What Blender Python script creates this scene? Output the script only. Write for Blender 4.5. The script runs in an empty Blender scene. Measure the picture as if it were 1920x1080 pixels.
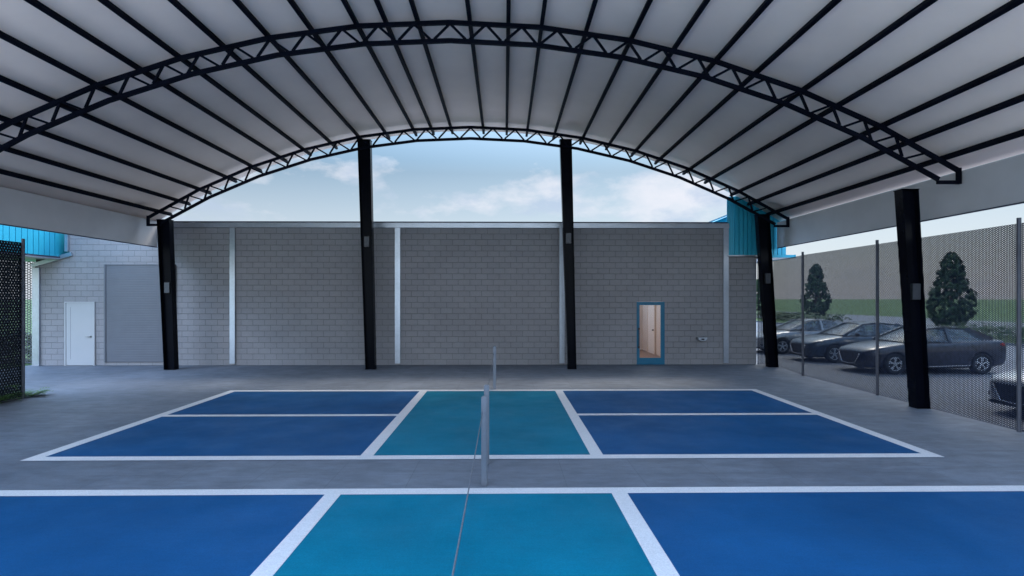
import bpy, bmesh, math, random
from mathutils import Vector, Matrix
random.seed(7)
R = math.radians
scn = bpy.context.scene
COL = scn.collection

# ------------------------------------------------------------------ materials
def new_mat(name):
    m = bpy.data.materials.new(name); m.use_nodes = True
    nt = m.node_tree
    return m, nt, nt.nodes["Principled BSDF"]

def N(nt, typ, **kw):
    n = nt.nodes.new(typ)
    for k, v in kw.items():
        if k.startswith("i_"):
            n.inputs[k[2:].replace("_", " ")].default_value = v
        else:
            setattr(n, k, v)
    return n

def L(nt, a, b): nt.links.new(a, b)

def ramp(nt, fac, stops):
    r = nt.nodes.new("ShaderNodeValToRGB")
    e = r.color_ramp.elements
    while len(e) < len(stops): e.new(0.5)
    for el, (p, c) in zip(e, stops):
        el.position = p
        el.color = (c, c, c, 1) if isinstance(c, (int, float)) else (*c, 1)
    L(nt, fac, r.inputs["Fac"])
    return r.outputs["Color"]

def coords(nt, scale=(1, 1, 1), rot=(0, 0, 0), kind="Object"):
    t = N(nt, "ShaderNodeTexCoord"); mp = N(nt, "ShaderNodeMapping")
    mp.inputs["Scale"].default_value = scale; mp.inputs["Rotation"].default_value = rot
    L(nt, t.outputs[kind], mp.inputs["Vector"])
    return mp.outputs["Vector"]

def noise(nt, vec, scale, detail=4, rough=0.55):
    n = N(nt, "ShaderNodeTexNoise")
    n.inputs["Scale"].default_value = scale; n.inputs["Detail"].default_value = detail
    n.inputs["Roughness"].default_value = rough
    if vec is not None: L(nt, vec, n.inputs["Vector"])
    return n.outputs["Fac"]

def mixc(nt, fac, a, b, blend="MIX"):
    m = N(nt, "ShaderNodeMix", data_type="RGBA", blend_type=blend)
    for sock, v in ((m.inputs[0], fac), (m.inputs[6], a), (m.inputs[7], b)):
        if hasattr(v, "is_output"): L(nt, v, sock)
        elif isinstance(v, (int, float)): sock.default_value = v
        else: sock.default_value = (*v, 1)
    return m.outputs[2]

def math_n(nt, op, a, b=None, c=None):
    m = N(nt, "ShaderNodeMath", operation=op)
    for i, v in enumerate((a, b, c)):
        if v is None: continue
        if hasattr(v, "is_output"): L(nt, v, m.inputs[i])
        else: m.inputs[i].default_value = v
    return m.outputs[0]

def bump(nt, p, height, strength=0.3, dist=0.01):
    b = N(nt, "ShaderNodeBump")
    b.inputs["Strength"].default_value = strength; b.inputs["Distance"].default_value = dist
    L(nt, height, b.inputs["Height"]); L(nt, b.outputs["Normal"], p.inputs["Normal"])

def simple(name, col, rough=0.5, metal=0.0, var=0.12, nscale=6.0, bmp=0.0, spec=0.5, coat=0.0, rvar=0.0, det=5):
    m, nt, p = new_mat(name)
    v = coords(nt)
    f = noise(nt, v, nscale, det)
    lo = tuple(c * (1 - var) for c in col); hi = tuple(min(1, c * (1 + var)) for c in col)
    L(nt, ramp(nt, f, [(0.3, lo), (0.7, hi)]), p.inputs["Base Color"])
    if rvar:
        L(nt, ramp(nt, noise(nt, v, nscale * 2.3, 3), [(0.35, max(0.03, rough - rvar)), (0.65, rough + rvar)]), p.inputs["Roughness"])
    else: p.inputs["Roughness"].default_value = rough
    p.inputs["Metallic"].default_value = metal
    p.inputs["Specular IOR Level"].default_value = spec
    p.inputs["Coat Weight"].default_value = coat
    p.inputs["Coat Roughness"].default_value = 0.05
    if bmp: bump(nt, p, noise(nt, v, nscale * 8, 3), bmp, 0.01)
    return m

M = {}
M["black_steel"] = simple("black_steel", (0.0025, 0.0032, 0.0065), 0.25, var=0.2, nscale=1.5, spec=0.05)
M["matte_steel"] = simple("matte_dark_steel", (0.0060, 0.0072, 0.0135), 0.45, var=0.3, nscale=1.5, spec=0.015)
M["roof"] = simple("roof_sheet_paint", (0.96, 0.77, 0.66), 0.75, var=0.05, nscale=0.7, bmp=0.08)
M["skirt"] = simple("skirt_sheet_paint", (0.62, 0.58, 0.57), 0.75, var=0.06, nscale=0.9, bmp=0.08)
M["white_door"] = simple("white_door_paint", (0.44, 0.43, 0.43), 0.45, var=0.02, nscale=2)
M["shutter"] = simple("shutter_grey", (0.13, 0.133, 0.152), 0.45, var=0.05, nscale=2)
M["post"] = simple("post_grey", (0.075, 0.075, 0.09), 0.5, metal=0.3, var=0.2, nscale=5)
M["rubber"] = simple("rubber", (0.012, 0.012, 0.013), 0.8)
M["rim"] = simple("alloy", (0.55, 0.56, 0.58), 0.4, metal=0.2, var=0.05)
M["black_plastic"] = simple("black_plastic", (0.012, 0.012, 0.014), 0.45)
M["seat"] = simple("seat_cloth", (0.34, 0.26, 0.19), 0.85)
M["headlight"] = simple("headlight_glass", (0.55, 0.58, 0.62), 0.08, metal=0.6, var=0.3, nscale=12)
M["taillight"] = simple("taillight_red", (0.45, 0.01, 0.012), 0.15, coat=0.5)
M["chrome"] = simple("chrome", (0.7, 0.71, 0.73), 0.12, metal=1.0, var=0.03)
M["car_navy"] = simple("paint_navy", (0.006, 0.009, 0.026), 0.3, metal=0.1, coat=0.9, var=0.05)
M["car_slate"] = simple("paint_slate_blue", (0.018, 0.040, 0.066), 0.3, metal=0.2, coat=0.9, var=0.05)
M["car_grey"] = simple("paint_grey", (0.30, 0.305, 0.315), 0.3, metal=0.4, coat=0.9, var=0.05)
M["car_silver"] = simple("paint_silver", (0.48, 0.49, 0.51), 0.3, metal=0.4, coat=0.9, var=0.03)
M["blue_frame"] = simple("blue_door_paint", (0.005, 0.135, 0.235), 0.4, var=0.08, nscale=3)
M["inner_wall"] = simple("interior_wall", (0.64, 0.49, 0.38), 0.8, var=0.03, nscale=1)
M["inner_door"] = simple("interior_door", (0.72, 0.58, 0.47), 0.6, var=0.02)
M["soil"] = simple("soil", (0.035, 0.028, 0.02), 0.95, var=0.5, nscale=9, bmp=0.5)
M["bark"] = simple("bark", (0.09, 0.065, 0.045), 0.9, var=0.3, nscale=15, bmp=0.6)
M["dark_soffit"] = simple("dark_brown_soffit", (0.035, 0.028, 0.026), 0.7, var=0.2)
M["handle"] = simple("door_handle_metal", (0.25, 0.24, 0.22), 0.3, metal=0.9)
M["box"] = simple("junction_box_grey", (0.05, 0.052, 0.06), 0.4, metal=0.2, var=0.15, nscale=14)
M["edge_trim"] = simple("dark_edge_trim", (0.03, 0.035, 0.06), 0.5)
M["roofing"] = simple("grey_roofing", (0.2, 0.2, 0.21), 0.8, var=0.2)
M["cord"] = simple("steel_cord", (0.11, 0.115, 0.13), 0.6, var=0.3, nscale=40)

def galv(name, col=(0.50, 0.53, 0.58), rough=0.34, cell=22):
    m, nt, p = new_mat(name)
    v = coords(nt)
    vo = N(nt, "ShaderNodeTexVoronoi"); vo.inputs["Scale"].default_value = cell
    L(nt, v, vo.inputs["Vector"])
    c1 = ramp(nt, vo.outputs["Color"], [(0.1, tuple(c * 0.92 for c in col)), (0.9, tuple(min(1, c * 1.06) for c in col))])
    c2 = mixc(nt, 0.45, c1, ramp(nt, noise(nt, v, 1.6, 5), [(0.35, tuple(c * 0.7 for c in col)), (0.65, col)]))
    L(nt, c2, p.inputs["Base Color"])
    L(nt, ramp(nt, vo.outputs["Color"], [(0.2, rough - 0.02), (0.8, rough + 0.04)]), p.inputs["Roughness"])
    p.inputs["Metallic"].default_value = 0.85
    bump(nt, p, noise(nt, v, 35, 3), 0.06, 0.01)
    return m
M["galv"] = galv("galvanised_steel")
M["net_post"] = galv("galvanised_post", (0.21, 0.22, 0.25), 0.42, 60)

def cmu():
    m, nt, p = new_mat("painted_block_wall")
    g = N(nt, "ShaderNodeNewGeometry"); sp = N(nt, "ShaderNodeSeparateXYZ"); cb = N(nt, "ShaderNodeCombineXYZ")
    L(nt, g.outputs["Position"], sp.inputs[0])
    xy = math_n(nt, "ADD", sp.outputs[0], sp.outputs[1])
    L(nt, xy, cb.inputs[0]); L(nt, sp.outputs[2], cb.inputs[1])
    br = N(nt, "ShaderNodeTexBrick")
    L(nt, cb.outputs[0], br.inputs["Vector"])
    br.inputs["Scale"].default_value = 1.0
    br.inputs["Brick Width"].default_value = 0.41; br.inputs["Row Height"].default_value = 0.2005
    br.inputs["Mortar Size"].default_value = 0.0075; br.inputs["Mortar Smooth"].default_value = 0.35
    br.inputs["Bias"].default_value = -0.2
    br.inputs["Color1"].default_value = (0.300, 0.282, 0.286, 1)
    br.inputs["Color2"].default_value = (0.325, 0.305, 0.309, 1)
    br.inputs["Mortar"].default_value = (0.205, 0.195, 0.198, 1)
    big = ramp(nt, noise(nt, cb.outputs[0], 0.5, 5), [(0.35, 0.9), (0.7, 1.05)])
    fine = ramp(nt, noise(nt, g.outputs["Position"], 55, 4, 0.7), [(0.3, 0.84), (0.7, 1.1)])
    # broad and fine random tone over the blocks
    c = mixc(nt, 1.0, mixc(nt, 1.0, br.outputs["Color"], big, "MULTIPLY"), fine, "MULTIPLY")
    L(nt, c, p.inputs["Base Color"]); p.inputs["Roughness"].default_value = 0.82
    h = math_n(nt, "SUBTRACT", math_n(nt, "MULTIPLY", noise(nt, g.outputs["Position"], 40, 4, 0.65), 0.55), math_n(nt, "MULTIPLY", br.outputs["Fac"], 1.0))
    bump(nt, p, h, 0.8, 0.014)
    return m
M["cmu"] = cmu()

def concrete():
    m, nt, p = new_mat("concrete_slab")
    v = coords(nt)
    br = N(nt, "ShaderNodeTexBrick"); br.offset = 0.0
    mp = N(nt, "ShaderNodeMapping"); mp.inputs["Location"].default_value = (0.22, 0.66, 0)
    L(nt, v, mp.inputs["Vector"]); L(nt, mp.outputs[0], br.inputs["Vector"])
    br.inputs["Scale"].default_value = 1.0; br.inputs["Brick Width"].default_value = 1.0; br.inputs["Row Height"].default_value = 1.0
    br.inputs["Mortar Size"].default_value = 0.004; br.inputs["Mortar Smooth"].default_value = 0.3
    br.inputs["Color1"].default_value = (0.93, 0.93, 0.93, 1); br.inputs["Color2"].default_value = (1, 1, 1, 1); br.inputs["Mortar"].default_value = (0.62, 0.62, 0.62, 1)
    base = ramp(nt, noise(nt, v, 0.55, 8, 0.62), [(0.3, (0.108, 0.122, 0.152)), (0.52, (0.142, 0.158, 0.190)), (0.72, (0.176, 0.192, 0.226))])
    mott = ramp(nt, noise(nt, coords(nt, (0.6, 1.6, 1)), 3.2, 10, 0.75), [(0.3, 0.62), (0.7, 1.22)])
    fine = ramp(nt, noise(nt, v, 60, 3, 0.7), [(0.3, 0.86), (0.7, 1.1)])
    spots = ramp(nt, noise(nt, v, 11, 6, 0.75), [(0.66, 1.0), (0.74, 0.8)])
    c = mixc(nt, 1, mixc(nt, 1, mixc(nt, 1, mixc(nt, 1, base, mott, "MULTIPLY"), fine, "MULTIPLY"), br.outputs["Color"], "MULTIPLY"), spots, "MULTIPLY")
    L(nt, c, p.inputs["Base Color"])
    L(nt, ramp(nt, noise(nt, v, 2.2, 6), [(0.3, 0.5), (0.7, 0.72)]), p.inputs["Roughness"])
    bump(nt, p, noise(nt, v, 30, 5, 0.7), 0.15, 0.01)
    return m
M["concrete"] = concrete()
M["bounce_concrete"] = simple("bounce_concrete", (0.68, 0.66, 0.63), 0.8, var=0.12, nscale=1.0, bmp=0.1)

def paint(name, col, var=0.17, rough=0.5):
    m, nt, p = new_mat(name)
    v = coords(nt)
    a = ramp(nt, noise(nt, v, 0.6, 6, 0.6), [(0.3, tuple(c * (1 - var) for c in col)), (0.7, tuple(c * (1 + var) for c in col))])
    b = ramp(nt, noise(nt, v, 75, 4, 0.85), [(0.3, 0.78), (0.7, 1.2)])
    sc = ramp(nt, noise(nt, coords(nt, (1, 6, 1), (0, 0, 0.3)), 3.5, 8, 0.75), [(0.35, 0.95), (0.7, 1.05)])
    L(nt, mixc(nt, 1, mixc(nt, 1, a, b, "MULTIPLY"), sc, "MULTIPLY"), p.inputs["Base Color"])
    L(nt, ramp(nt, noise(nt, v, 1.3, 5), [(0.3, rough - 0.07), (0.7, rough + 0.1)]), p.inputs["Roughness"])
    p.inputs["Specular IOR Level"].default_value = 0.05
    bump(nt, p, noise(nt, v, 90, 3), 0.12, 0.004)
    return m
M["court_blue"] = paint("court_paint_blue", (0.008, 0.069, 0.178))
M["court_teal"] = paint("court_paint_teal", (0.0006, 0.138, 0.215))
M["court_white"] = paint("court_paint_white", (0.60, 0.58, 0.58), 0.05)

def blue_clad():
    m, nt, p = new_mat("blue_metal_cladding")
    v = coords(nt)
    L(nt, ramp(nt, noise(nt, v, 1.2, 5), [(0.3, (0.020, 0.34, 0.47)), (0.7, (0.026, 0.39, 0.54))]), p.inputs["Base Color"])
    p.inputs["Roughness"].default_value = 0.38; p.inputs["Metallic"].default_value = 0.15
    bump(nt, p, noise(nt, v, 3, 3), 0.05, 0.02)
    return m
M["blue"] = blue_clad()

def asphalt(name, a, b, sc=1.0):
    m, nt, p = new_mat(name)
    v = coords(nt)
    base = ramp(nt, noise(nt, v, 0.25 * sc, 8, 0.65), [(0.3, a), (0.7, b)])
    fine = ramp(nt, noise(nt, v, 45, 4, 0.8), [(0.3, 0.72), (0.7, 1.25)])
    L(nt, mixc(nt, 1, base, fine, "MULTIPLY"), p.inputs["Base Color"]); p.inputs["Roughness"].default_value = 0.85
    bump(nt, p, noise(nt, v, 50, 3), 0.4, 0.01)
    return m
M["lot"] = asphalt("gravelly_asphalt", (0.15, 0.157, 0.172), (0.205, 0.212, 0.23))
M["road"] = asphalt("pale_road", (0.13, 0.137, 0.15), (0.17, 0.178, 0.19))

def grass():
    m, nt, p = new_mat("lawn_grass")
    v = coords(nt)
    base = ramp(nt, noise(nt, v, 0.12, 8, 0.7), [(0.3, (0.038, 0.085, 0.012)), (0.7, (0.060, 0.108, 0.022))])
    fine = ramp(nt, noise(nt, v, 6, 8, 0.8), [(0.3, 0.6), (0.7, 1.3)])
    L(nt, mixc(nt, 1, base, fine, "MULTIPLY"), p.inputs["Base Color"]); p.inputs["Roughness"].default_value = 0.9
    bump(nt, p, noise(nt, v, 9, 4), 0.8, 0.05)
    return m
M["grass"] = grass()

def leaf(name, lo, hi, sc=1.2):
    m, nt, p = new_mat(name)
    v = coords(nt)
    a = ramp(nt, noise(nt, v, sc, 5, 0.7), [(0.32, lo), (0.68, hi)])
    b = ramp(nt, noise(nt, v, sc * 9, 3, 0.8), [(0.3, 0.55), (0.7, 1.5)])
    L(nt, mixc(nt, 1, a, b, "MULTIPLY"), p.inputs["Base Color"]); p.inputs["Roughness"].default_value = 0.6
    p.inputs["Specular IOR Level"].default_value = 0.25
    return m
M["conifer"] = leaf("conifer_foliage", (0.012, 0.030, 0.011), (0.042, 0.074, 0.028))
M["hedge"] = leaf("hedge_foliage", (0.018, 0.045, 0.014), (0.045, 0.085, 0.028), 0.9)
M["fern"] = leaf("fern_leaf", (0.03, 0.085, 0.015), (0.085, 0.17, 0.04), 3)

def wire_mesh(name, axis, per_u, per_v, w, col):
    """woven wire net: two families of crossing wires, open between them"""
    m, nt, p = new_mat(name)
    g = N(nt, "ShaderNodeNewGeometry"); sp = N(nt, "ShaderNodeSeparateXYZ")
    L(nt, g.outputs["Position"], sp.inputs[0])
    u = math_n(nt, "DIVIDE", math_n(nt, "ADD", sp.outputs[0], sp.outputs[1]), per_u); v = math_n(nt, "DIVIDE", sp.outputs[2], per_v)
    wob = math_n(nt, "MULTIPLY", math_n(nt, "SUBTRACT", noise(nt, g.outputs["Position"], 2.0, 3), 0.5), 0.35)
    u = math_n(nt, "ADD", u, wob); v = math_n(nt, "ADD", v, math_n(nt, "MULTIPLY", wob, 0.7))
    def fam(t):
        fr = math_n(nt, "FRACT", t)
        return math_n(nt, "GREATER_THAN", math_n(nt, "ABSOLUTE", math_n(nt, "SUBTRACT", fr, 0.5)), 0.5 - w / 2)
    al = math_n(nt, "MAXIMUM", fam(u), fam(math_n(nt, "ADD", v, math_n(nt, "MULTIPLY", math_n(nt, "FLOOR", u), 0.5))))
    L(nt, ramp(nt, noise(nt, g.outputs["Position"], 14, 4), [(0.3, tuple(c * 0.55 for c in col)), (0.7, tuple(c * 1.5 for c in col))]), p.inputs["Base Color"])
    p.inputs["Roughness"].default_value = 0.7; p.inputs["Specular IOR Level"].default_value = 0.2
    L(nt, al, p.inputs["Alpha"])
    return m
M["mesh_right"] = wire_mesh("wire_netting", 1, 0.031, 0.036, 0.55, (0.011, 0.016, 0.033))
M["mesh_left"] = wire_mesh("dense_privacy_netting", 1, 0.036, 0.12, 0.80, (0.007, 0.009, 0.014))
M["mesh_back"] = wire_mesh("wire_netting_back", 0, 0.09, 0.09, 0.30, (0.10, 0.10, 0.11))
M["net_mesh"] = wire_mesh("sports_net", 1, 0.055, 0.055, 0.014, (0.02, 0.02, 0.022))

def glass(name, tint, mixf):
    m = bpy.data.materials.new(name); m.use_nodes = True; nt = m.node_tree
    nt.nodes.clear()
    out = N(nt, "ShaderNodeOutputMaterial"); mx = N(nt, "ShaderNodeMixShader")
    tr = N(nt, "ShaderNodeBsdfTransparent"); gl = N(nt, "ShaderNodeBsdfGlossy")
    tr.inputs["Color"].default_value = (*tint, 1); gl.inputs["Roughness"].default_value = 0.03
    fr = N(nt, "ShaderNodeFresnel"); fr.inputs["IOR"].default_value = 1.5
    f = math_n(nt, "ADD", fr.outputs[0], mixf)
    L(nt, f, mx.inputs[0]); L(nt, tr.outputs[0], mx.inputs[1]); L(nt, gl.outputs[0], mx.inputs[2]); L(nt, mx.outputs[0], out.inputs[0])
    return m
M["glass"] = glass("door_glass", (0.93, 0.92, 0.90), 0.0)
M["car_glass"] = glass("car_window_glass", (0.62, 0.62, 0.60), 0.08)

def wood():
    m, nt, p = new_mat("brown_floorboards")
    v = coords(nt, (7, 0.7, 1))
    L(nt, ramp(nt, noise(nt, v, 2.5, 6), [(0.3, (0.11, 0.05, 0.028)), (0.7, (0.21, 0.10, 0.055))]), p.inputs["Base Color"])
    p.inputs["Roughness"].default_value = 0.35
    return m
M["wood"] = wood()

# ------------------------------------------------------------------ mesh helpers
def mesh_obj(name, verts, faces, mat, parent=None, smooth=False):
    me = bpy.data.meshes.new(name)
    me.from_pydata([tuple(v) for v in verts], [], faces)
    if smooth: me.polygons.foreach_set("use_smooth", [True] * len(me.polygons))
    me.materials.append(M[mat] if isinstance(mat, str) else mat)
    me.update()
    o = bpy.data.objects.new(name, me); COL.objects.link(o)
    if parent: o.parent = parent
    return o

class MB:
    def __init__(s): s.v, s.f = [], []
    def add(s, vs, fs):
        n = len(s.v); s.v += [Vector(v) for v in vs]; s.f += [tuple(i + n for i in f) for f in fs]
    def box(s, x0, x1, y0, y1, z0, z1):
        s.add([(x0, y0, z0), (x1, y0, z0), (x1, y1, z0), (x0, y1, z0), (x0, y0, z1), (x1, y0, z1), (x1, y1, z1), (x0, y1, z1)],
              [(0, 3, 2, 1), (4, 5, 6, 7), (0, 1, 5, 4), (1, 2, 6, 5), (2, 3, 7, 6), (3, 0, 4, 7)])
        return s
    def bar(s, a, b, w, h=None, up=(0, 1, 0)):
        """straight square bar from a to b; w across `up`, h along it"""
        h = h or w; a, b = Vector(a), Vector(b); d = (b - a).normalized(); up = Vector(up)
        x = d.cross(up)
        if x.length < 1e-4: up = Vector((1, 0, 0)); x = d.cross(up)
        x.normalize(); u = x.cross(d).normalized()
        vs = [p + x * sx * w / 2 + u * su * h / 2 for p in (a, b) for sx, su in ((-1, -1), (1, -1), (1, 1), (-1, 1))]
        s.add(vs, [(0, 3, 2, 1), (4, 5, 6, 7), (0, 1, 5, 4), (1, 2, 6, 5), (2, 3, 7, 6), (3, 0, 4, 7)])
        return s
    def tube(s, pts, r, n=8):
        pts = [Vector(p) for p in pts]; k0 = len(s.v)
        for i, p in enumerate(pts):
            d = (pts[min(i + 1, len(pts) - 1)] - pts[max(i - 1, 0)]).normalized()
            ref = Vector((0, 0, 1)) if abs(d.z) < 0.9 else Vector((1, 0, 0))
            x = d.cross(ref).normalized(); y = x.cross(d)
            rr = r[i] if isinstance(r, (list, tuple)) else r
            s.v += [p + (x * math.cos(2 * math.pi * j / n) + y * math.sin(2 * math.pi * j / n)) * rr for j in range(n)]
        for i in range(len(pts) - 1):
            for j in range(n):
                a, b = k0 + i * n + j, k0 + i * n + (j + 1) % n
                s.f.append((a, b, b + n, a + n))
        s.f.append(tuple(k0 + j for j in range(n))[::-1]); s.f.append(tuple(k0 + (len(pts) - 1) * n + j for j in range(n)))
        return s
    def poly_y(s, pts, y0, y1):
        """polygon of (x,z) extruded from y0 to y1"""
        n = len(pts)
        s.add([(x, y0, z) for x, z in pts] + [(x, y1, z) for x, z in pts],
              [tuple(range(n)), tuple(range(n, 2 * n))[::-1]] + [(i, i + n, (i + 1) % n + n, (i + 1) % n) for i in range(n)])
        return s
    def build(s, name, mat, parent=None, smooth=False, bevel=0.0):
        o = mesh_obj(name, s.v, s.f, mat, parent, smooth)
        bm = bmesh.new(); bm.from_mesh(o.data)
        bmesh.ops.recalc_face_normals(bm, faces=bm.faces)
        if bevel: bmesh.ops.bevel(bm, geom=bm.edges[:], offset=bevel, segments=2, affect="EDGES", clamp_overlap=True)
        bm.to_mesh(o.data); bm.free()
        return o

def empty(name, loc=(0, 0, 0), rz=0, parent=None):
    o = bpy.data.objects.new(name, None); COL.objects.link(o)
    o.location = loc; o.rotation_euler = (0, 0, rz); o.empty_display_size = 0.2
    if parent: o.parent = parent
    return o

def tag(o, label=None, cat=None, group=None, kind=None):
    if label: o["label"] = label
    if cat: o["category"] = cat
    if group: o["group"] = group
    if kind: o["kind"] = kind
    return o

def copy_tree(o, parent=None):
    c = o.copy(); COL.objects.link(c)
    if parent: c.parent = parent
    for ch in [x for x in bpy.data.objects if x.parent == o]: copy_tree(ch, c)
    return c

def sheet(name, rects, z, mat):
    mb = MB()
    for x0, x1, y0, y1 in rects: mb.add([(x0, y0, z), (x1, y0, z), (x1, y1, z), (x0, y1, z)], [(0, 1, 2, 3)])
    return tag(mb.build(name, mat), kind="structure")

# ------------------------------------------------------------------ ground
sheet("lawn", [(-1600, 1600, -300, 2200)], -0.030, "grass")
sheet("road", [(31.5, 50.6, -200, 420)], -0.014, "road")
sheet("parking_lot", [(8.9, 25.2, -40, 110)], -0.008, "lot")
mb = MB(); mb.add([(-11.22, -0.4, 0), (9.035, -0.4, 0), (9.04, 16.58, 0), (9.26, 17.9, 0), (9.45, 19.30, 0), (8.94, 19.45, 0), (8.94, 24, 0), (-11.22, 24, 0)], [(0, 1, 2, 3, 4, 5, 6, 7)])
mb.add([(-16.6, 13, 0), (-11.22, 13, 0), (-11.22, 24, 0), (-16.6, 24, 0)], [(0, 1, 2, 3)])
tag(mb.build("pavement", "concrete"), kind="structure")
sheet("soil_bed", [(-12.6, -11.22, -0.4, 13.0)], -0.004, "soil")
sheet("bounce_apron", [(-18, -12.6, -18, 13.0), (-12.6, 9.035, -18, -0.4)], 0.0, "bounce_concrete")  # unseen pale ground added to bounce light up under the canopy roof
def kerb(name, x0, x1, y0, y1, h):
    o = MB().box(x0, x1, y0, y1, -0.03, h).build(name, "concrete", bevel=0.01); tag(o, kind="structure")
kerb("kerb", 25.2, 25.4, -40, 110, 0.11)

X0, X1 = -6.94, 6.46
KL0, KL1, KR0, KR1 = -2.13, -1.94, 1.28, 1.47
LW = 0.2
for (y0, y1) in ((8.01, 14.11), (0.67, 6.78)):
    ym = (y0 + y1) / 2
    sheet("blue_court_surface", [(X0, KL0 + .05, y0, y1), (KR1 - .05, X1, y0, y1)], 0.004, "court_blue")
    sheet("teal_court_surface", [(KL0 + .05, KR1 - .05, y0, y1)], 0.004, "court_teal")
    z = 0.008; w2 = 0.085
    sheet("court_lines", [
        (X0, X1, y0, y0 + LW), (X0, X1, y1 - LW, y1),
        (X0, X0 + LW, y0 + LW, y1 - LW), (X1 - LW, X1, y0 + LW, y1 - LW),
        (KL0, KL1, y0 + LW, y1 - LW), (KR0, KR1, y0 + LW, y1 - LW),
        (X0 + LW, KL0, ym - w2, ym + w2), (KR1, X1 - LW, ym - w2, ym + w2)], z, "court_white")

# ------------------------------------------------------------------ open sports canopy (one structure standing on five posts)
XC, RAD, ZA = -1.12, 20.1, 8.02          # arch centre, radius of the top chord, height of the top chord at the crown
ZC = ZA - RAD
def arc(a, r=RAD): return (XC + r * math.sin(a), ZC + r * math.cos(a))
def at_x(x, r=RAD): return ZC + math.sqrt(r * r - (x - XC) ** 2)
canopy = empty("sports_canopy", (XC, 8, 0))
CP = Matrix.Translation(canopy.location).inverted()
def under(o, parent=canopy):
    o.parent = parent
    if parent is canopy: o.matrix_parent_inverse = CP
    return o
tag(canopy, "arched white roof on black steel trusses and leaning posts over the blue courts", "canopy")

def seg_poly(r0, r1, a0, a1, n):
    top = [arc(a0 + (a1 - a0) * i / n, r1) for i in range(n + 1)]
    bot = [arc(a0 + (a1 - a0) * i / n, r0) for i in range(n + 1)]
    return top, bot
AE = math.asin(10.90 / RAD)
ROOF_Y0, ROOF_Y1 = 2.3, 19.28
ny = 1
nseg = 36
mb = MB()
top, bot = seg_poly(RAD + 0.150, RAD + 0.210, -AE + 0.001, AE - 0.010, nseg)
for i in range(nseg):
    mb.poly_y([bot[i], bot[i + 1], top[i + 1], top[i]], ROOF_Y0, ROOF_Y1)
roof = mb.build("roof_sheet", "roof", smooth=False); under(roof)
bm = bmesh.new(); bm.from_mesh(roof.data)
bmesh.ops.remove_doubles(bm, verts=bm.verts, dist=1e-4)
# drop the inner partitions left between neighbouring strips
dup = [f for f in bm.faces if abs(f.normal.y) < 0.1 and any(all(len(e.link_faces) > 2 for e in f.edges if abs((e.verts[0].co - e.verts[1].co).y) > 1) for _ in (0,))]
bmesh.ops.delete(bm, geom=[f for f in dup if f.calc_area() < 1.5 and all(len(e.link_faces) > 2 for e in f.edges if abs((e.verts[0].co - e.verts[1].co).y) > 1)], context="FACES_ONLY")
for f in bm.faces: f.smooth = abs(f.normal.y) < 0.5 and abs(f.normal.z) > 0.5
bmesh.ops.recalc_face_normals(bm, faces=bm.faces)
bm.to_mesh(roof.data); bm.free()

for x0, x1, s in ((-12.02, -11.97, -1), (9.55, 9.60, 1)):
    zt = 5.00
    o = MB().box(x0, x1, ROOF_Y0, ROOF_Y1 - 0.05, 4.115, zt).build("side_panel", "skirt"); under(o)
    t = MB().box(x0 - 0.006, x1 + 0.006, ROOF_Y0, ROOF_Y1 - 0.047, 4.092, 4.115).build("bottom_trim", "edge_trim"); t.parent = o

PX = [-11.457, -10.83, -10.115, -9.243, -8.386, -7.494, -6.688, -5.794, -4.863, -3.983, -3.049, -2.45, -1.797, -0.719, 0.078,
      0.769, 1.692, 2.633, 3.532, 4.414, 5.252, 6.235, 6.986, 7.899, 8.509, 9.155]
for x in PX:
    rr = RAD + 0.092
    a = math.asin((x - XC) / RAD)
    cx, cz = arc(a, rr)
    up = Vector((math.sin(a), 0, math.cos(a)))
    o = MB().bar((cx, ROOF_Y0 + 0.1, cz), (cx, ROOF_Y1 - 0.02, cz), 0.080, 0.104, up).build("purlin", "matte_steel", bevel=0.008); under(o)

def truss(Y):
    t = empty("arch_truss", (XC, Y, 0)); under(t); t.matrix_parent_inverse = CP
    TI = Matrix.Translation(Vector((XC, Y, 0))).inverted()
    def put(o): o.parent = t; o.matrix_parent_inverse = TI; return o
    a_end = math.asin(10.58 / RAD); n = 12; c = 0.078
    mbt = MB(); pts = [arc(-a_end + 2 * a_end * i / n) for i in range(n + 1)]
    for i in range(n): mbt.bar((pts[i][0], Y, pts[i][1]), (pts[i + 1][0], Y, pts[i + 1][1]), c)
    for sgn, p in ((-1, pts[0]), (1, pts[-1])):       # end upright and short bottom return
        mbt.bar((p[0] + sgn * 0.02, Y, p[1] + 0.045), (p[0] + sgn * 0.02, Y, 4.72), 0.074)
    put(mbt.build("top_chord", "matte_steel"))
    rb = RAD - 0.375; ab = math.asin(10.17 / rb)
    pb = [arc(-ab + 2 * ab * i / n, rb) for i in range(n + 1)]
    mbb = MB()
    for i in range(n): mbb.bar((pb[i][0], Y, pb[i][1]), (pb[i + 1][0], Y, pb[i + 1][1]), c)
    for sgn, p, q in ((-1, pb[0], pts[0]), (1, pb[-1], pts[-1])):
        mbb.bar((p[0] - sgn * 0.02, Y, 4.757), (q[0] + sgn * 0.058, Y, 4.757), 0.070)
    put(mbb.build("bottom_chord", "matte_steel"))
    da = 0.742 / RAD
    for k in range(-14, 15):
        a = k * da
        tx, tz = arc(a, RAD - 0.035)
        mw = MB()
        for sgn in (-1, 1):
            if abs(k) == 14 and sgn * k > 0: continue
            bx, bz = arc(a + sgn * 0.33 / RAD, rb + 0.03)
            mw.bar((tx + sgn * 0.012, Y + 0.001 * sgn, tz), (bx, Y, bz), 0.044)
        put(mw.build("web_bar", "matte_steel"))
    return t
truss(18.35); truss(11.40)

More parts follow.
